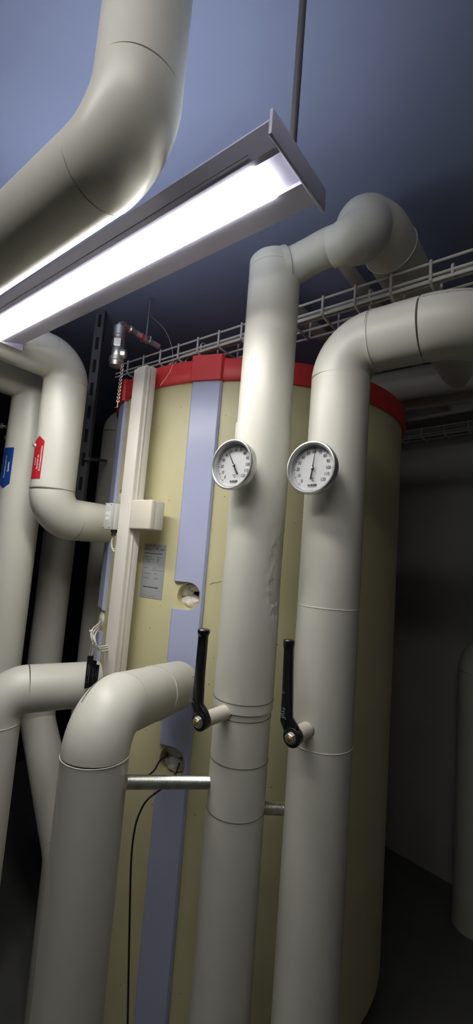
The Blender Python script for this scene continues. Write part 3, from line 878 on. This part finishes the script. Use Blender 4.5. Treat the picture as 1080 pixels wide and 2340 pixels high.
# ================================================================== TAP WITH CHAIN AT THE TANK'S LEFT TOP
vc = PG(268, 800, 1.46)
vt = thing('drain_valve', V((vc.x, vc.y, PG(268, 838, 1.46).z)), 'nickel drain valve hanging under the ceiling above the left end of the wire tray', 'valve')
za = PG(266, 838, 1.46).z; zb = PG(272, 748, 1.46).z; H = zb - za
v0 = V((vc.x, vc.y, za))
obj('outlet_cap', lathe_bm(v0, up, [(0, 0.0156), (.001, 0.0215), (.016, 0.0228), (.018, 0.0254), (.032, 0.0254), (.034, 0.0208)], 40), 'chrome', vt)
obj('valve_body', lathe_bm(v0, up, [(.032, 0.0156), (.036, 0.0189), (.060, 0.0195), (.066, 0.0163), (.072, 0.0163)], 32), 'chrome', vt)
obj('hex_nut', lathe_bm(v0, up, [(.068, 0.0208), (.072, 0.0228), (.094, 0.0228), (.098, 0.0208)], 6), 'chrome', vt, smooth=False)
obj('collar', lathe_bm(v0, up, [(.098, 0.0156), (.102, 0.0195), (.110, 0.0195), (.112, 0.0215), (H, 0.0215), (H + .003, 0.0156)], 40), 'chrome', vt)
obj('side_bonnet', lathe_bm(v0 + V((0, 0, .048)), rh, [(0, 0.0117), (.014, 0.0117), (.016, 0.0169), (.030, 0.0156), (.034, 0.0078)], 8), 'chrome', vt, smooth=False)
zt_ = za + H
pe0 = PG(290, 748, 1.50); pe1 = PG(312, 762, 1.53); pe2 = PG(362, 792, 1.62)
vtop = V((vc.x, vc.y, zt_))
obj('elbow', tube_bm(spline([vtop, vtop + V((0, 0, .010)), (vtop + pe0) / 2 + V((0, 0, .012)), pe0, pe1], 8), .0095, 24), 'chrome', vt)
dd = (pe2 - pe1).normalized()
obj('union_nut', lathe_bm(pe0 + (pe1 - pe0) * .2, dd, [(0, .012), (.003, .0145), (.016, .0145), (.019, .011)], 8), 'chrome', vt, smooth=False)
obj('feed_pipe', tube_bm([pe1, pe2], .0105, 24), 'pinkpipe', vt)
obj('red_ring', lathe_bm(pe1.lerp(pe2, .18), dd, [(0, .0125), (.010, .0125)], 24), 'red', vt)
hc = pe1.lerp(pe2, .42)
hk = thing('pipe_hanger', V((hc.x, hc.y, ZC)), 'thin hanger rod with a metal clamp holding the drain valve pipe', 'hanger')
obj('hanger_rod', tube_bm([hc + up * .012, V((hc.x, hc.y, ZC))], .0035, 12), 'zinc', hk)
obj('clamp_ring', lathe_bm(hc, dd, [(-.009, .0115), (.009, .0115), (.009, .0150), (-.009, .0150)], 28, closed=True), 'chrome', hk)
for s in (-1, 1):
    obj('clamp_bolt', tube_bm([hc + rh * s * .017 + up * .012, hc + rh * s * .017 - up * .012], .0035, 10), 'chrome', hk)
# chain
ch0 = PG(280, 830, 1.43); ch1 = PG(269, 918, 1.42)
bm = bmesh.new(); n = 22
for k in range(n):
    p = ch0.lerp(ch1, (k + .5) / n); d = (ch1 - ch0) / n
    ln = d.length * .68; sd = (rh if k % 2 else fh)
    pts = [p + d.normalized() * (ln * math.cos(t)) + sd * (.0044 * math.sin(t)) for t in [2 * PI * j / 12 for j in range(13)]]
    tube_bm(pts, .0012, 6, True, bm)
chn = tag(obj('link_chain', bm, 'chrome'), 'thin metal link chain with a hook hanging from the drain valve', 'chain')
obj('hook', tube_bm(spline([ch1, ch1 + V((0, 0, -.014)), PG(268, 930, 1.42), PG(263, 931, 1.42)], 6), .0011, 8), 'chrome', chn)
# thin wire drooping from the ceiling over the rim
wp = [PG(352, 729, 1.25), PG(375, 752, 1.25), PG(390, 785, 1.25), PG(395, 815, 1.25), PG(393, 838, 1.24), PG(380, 862, 1.235), PG(366, 880, 1.23)]
wp = [V((wp[0].x, wp[0].y, ZC))] + wp[1:]
wp[0] = PZ(340, 715, ZC)
s0 = PG(352, 729, 1.45)
wp = [PZ(345, 722, .94)] + [PG(x, y, g_) for x, y, g_ in ((352, 729, 1.62), (375, 752, 1.5), (390, 785, 1.38), (395, 815, 1.31), (393, 838, 1.28), (380, 862, 1.27), (366, 880, 1.275))]
tag(obj('thin_wire', tube_bm(spline(wp, 8), .0007, 6), 'cable'), 'thin pale wire drooping from the ceiling over the red rim', 'wire')

# ================================================================== TAG BUNDLE LEFT OF THE TRUNKING
G = 1.26
def tags_plate(pts4, g_, label):
    q = [PG(x, y, g_) for x, y in pts4]
    o = tag(obj('label_tag', prism_bm(q, fh * .002), 'black', smooth=False), label, 'tag', 'black tags bundled left of the trunking')
    t = bmesh.new()
    a, b, c_, d_ = q
    for u0_, u1_, vv0, vv1 in ((.30, .40, .25, .60), (.62, .70, .30, .75), (.30, .34, .72, .76), (.12, .88, .80, .81)):
        def bl(u, v): return (a.lerp(b, u)).lerp(d_.lerp(c_, u), v) - fh * .0006
        t.faces.new([t.verts.new(p) for p in (bl(u0_, vv0), bl(u1_, vv0), bl(u1_, vv1), bl(u0_, vv1))])
    obj('print', t, 'faintink', o, smooth=False)
tags_plate([(200, 1499), (214, 1499), (203, 1572), (192, 1574)], G, 'leftmost black printed tag of the bundle left of the trunking')
tags_plate([(211, 1508), (221, 1511), (213, 1566), (202, 1572)], G + .012, 'middle black printed tag of the bundle left of the trunking')
tags_plate([(219, 1518), (227, 1520), (222, 1560), (210, 1566)], G + .024, 'rightmost black printed tag of the bundle left of the trunking')
def beads(name, pts, label):
    bm = bmesh.new(); sp_ = spline(pts, 24); acc = 0; last = sp_[0]
    for p in sp_:
        if (p - last).length >= .0042 or p is sp_[0]:
            bmesh.ops.create_icosphere(bm, subdivisions=1, radius=.0014, matrix=Matrix.Translation(p)); last = p
    tag(obj(name, bm, 'chrome'), label, 'chain', 'ball chains of the black tags')
beads('ball_chain', [PG(214, 1468, G), PG(208, 1474, G), PG(205, 1490, G), PG(205, 1497, G)], 'leftmost ball chain holding a black tag')
beads('ball_chain', [PG(212, 1470, G), PG(211, 1485, G), PG(209, 1500, G), PG(214, 1484, G), PG(217, 1473, G)], 'second ball chain from the left above the black tags')
beads('ball_chain', [PG(218, 1470, G), PG(217, 1490, G + .01), PG(215, 1510, G + .01), PG(219, 1495, G + .01), PG(221, 1478, G)], 'third ball chain from the left above the black tags')
beads('ball_chain', [PG(224, 1480, G + .02), PG(221, 1515, G + .02), PG(224, 1519, G + .02), PG(228, 1510, G + .02), PG(228, 1484, G + .02)], 'looped ball chain at the right of the black tags')
for i, (xa, ya_, xb, yb_, xc, yc) in enumerate(((224, 1426, 209, 1442, 211, 1468), (225, 1430, 212, 1448, 219, 1472), (225, 1436, 216, 1455, 222, 1478))):
    tag(obj('sensor_cable', tube_bm(spline([PG(xa + 6, ya_ - 6, G + .16), PG(xa, ya_, G + .10), PG(xb, yb_, G + .02), PG(xc, yc, G + .01), PG(xc + 10, yc + 10, G + .06), PG(250, 1474 + 5 * i, G + .125)], 8), .0022, 10), 'cable'),
        ['outermost', 'middle', 'innermost'][i] + ' pale cable looping out of the left strip notch above the black tags', 'cable', 'cables above the black tags')
tag(obj('cable_tie', box_bm(PG(208, 1442, G + .015), .010, .004, .006, rh, fh, up, .001), 'white'), 'white cable tie end on the cable loop above the black tags', 'cable tie')

# ================================================================== BLACK CABLES AT THE LOWER OPENING
def bc_(pts, r, label):
    tag(obj('sensor_cable', tube_bm(spline([PG(*p) for p in pts], 8), r, 10), 'blackcable'), label, 'cable', 'black cables from the lower opening')
bc_([(382, 1728, 1.36), (366, 1737, 1.31), (352, 1760, 1.29), (336, 1773, 1.28), (300, 1795, 1.24), (270, 1812, 1.2)], .0026, 'black cable leaving the lower tank opening to the left above the rod')
bc_([(410, 1742, 1.37), (407, 1752, 1.31), (398, 1773, 1.29), (372, 1800, 1.28), (338, 1826, 1.25), (320, 1855, 1.25), (308, 1893, 1.25), (300, 1960, 1.25), (296, 2100, 1.25), (290, 2420, 1.25)], .0026, 'black cable curving down from the lower tank opening below the rod')
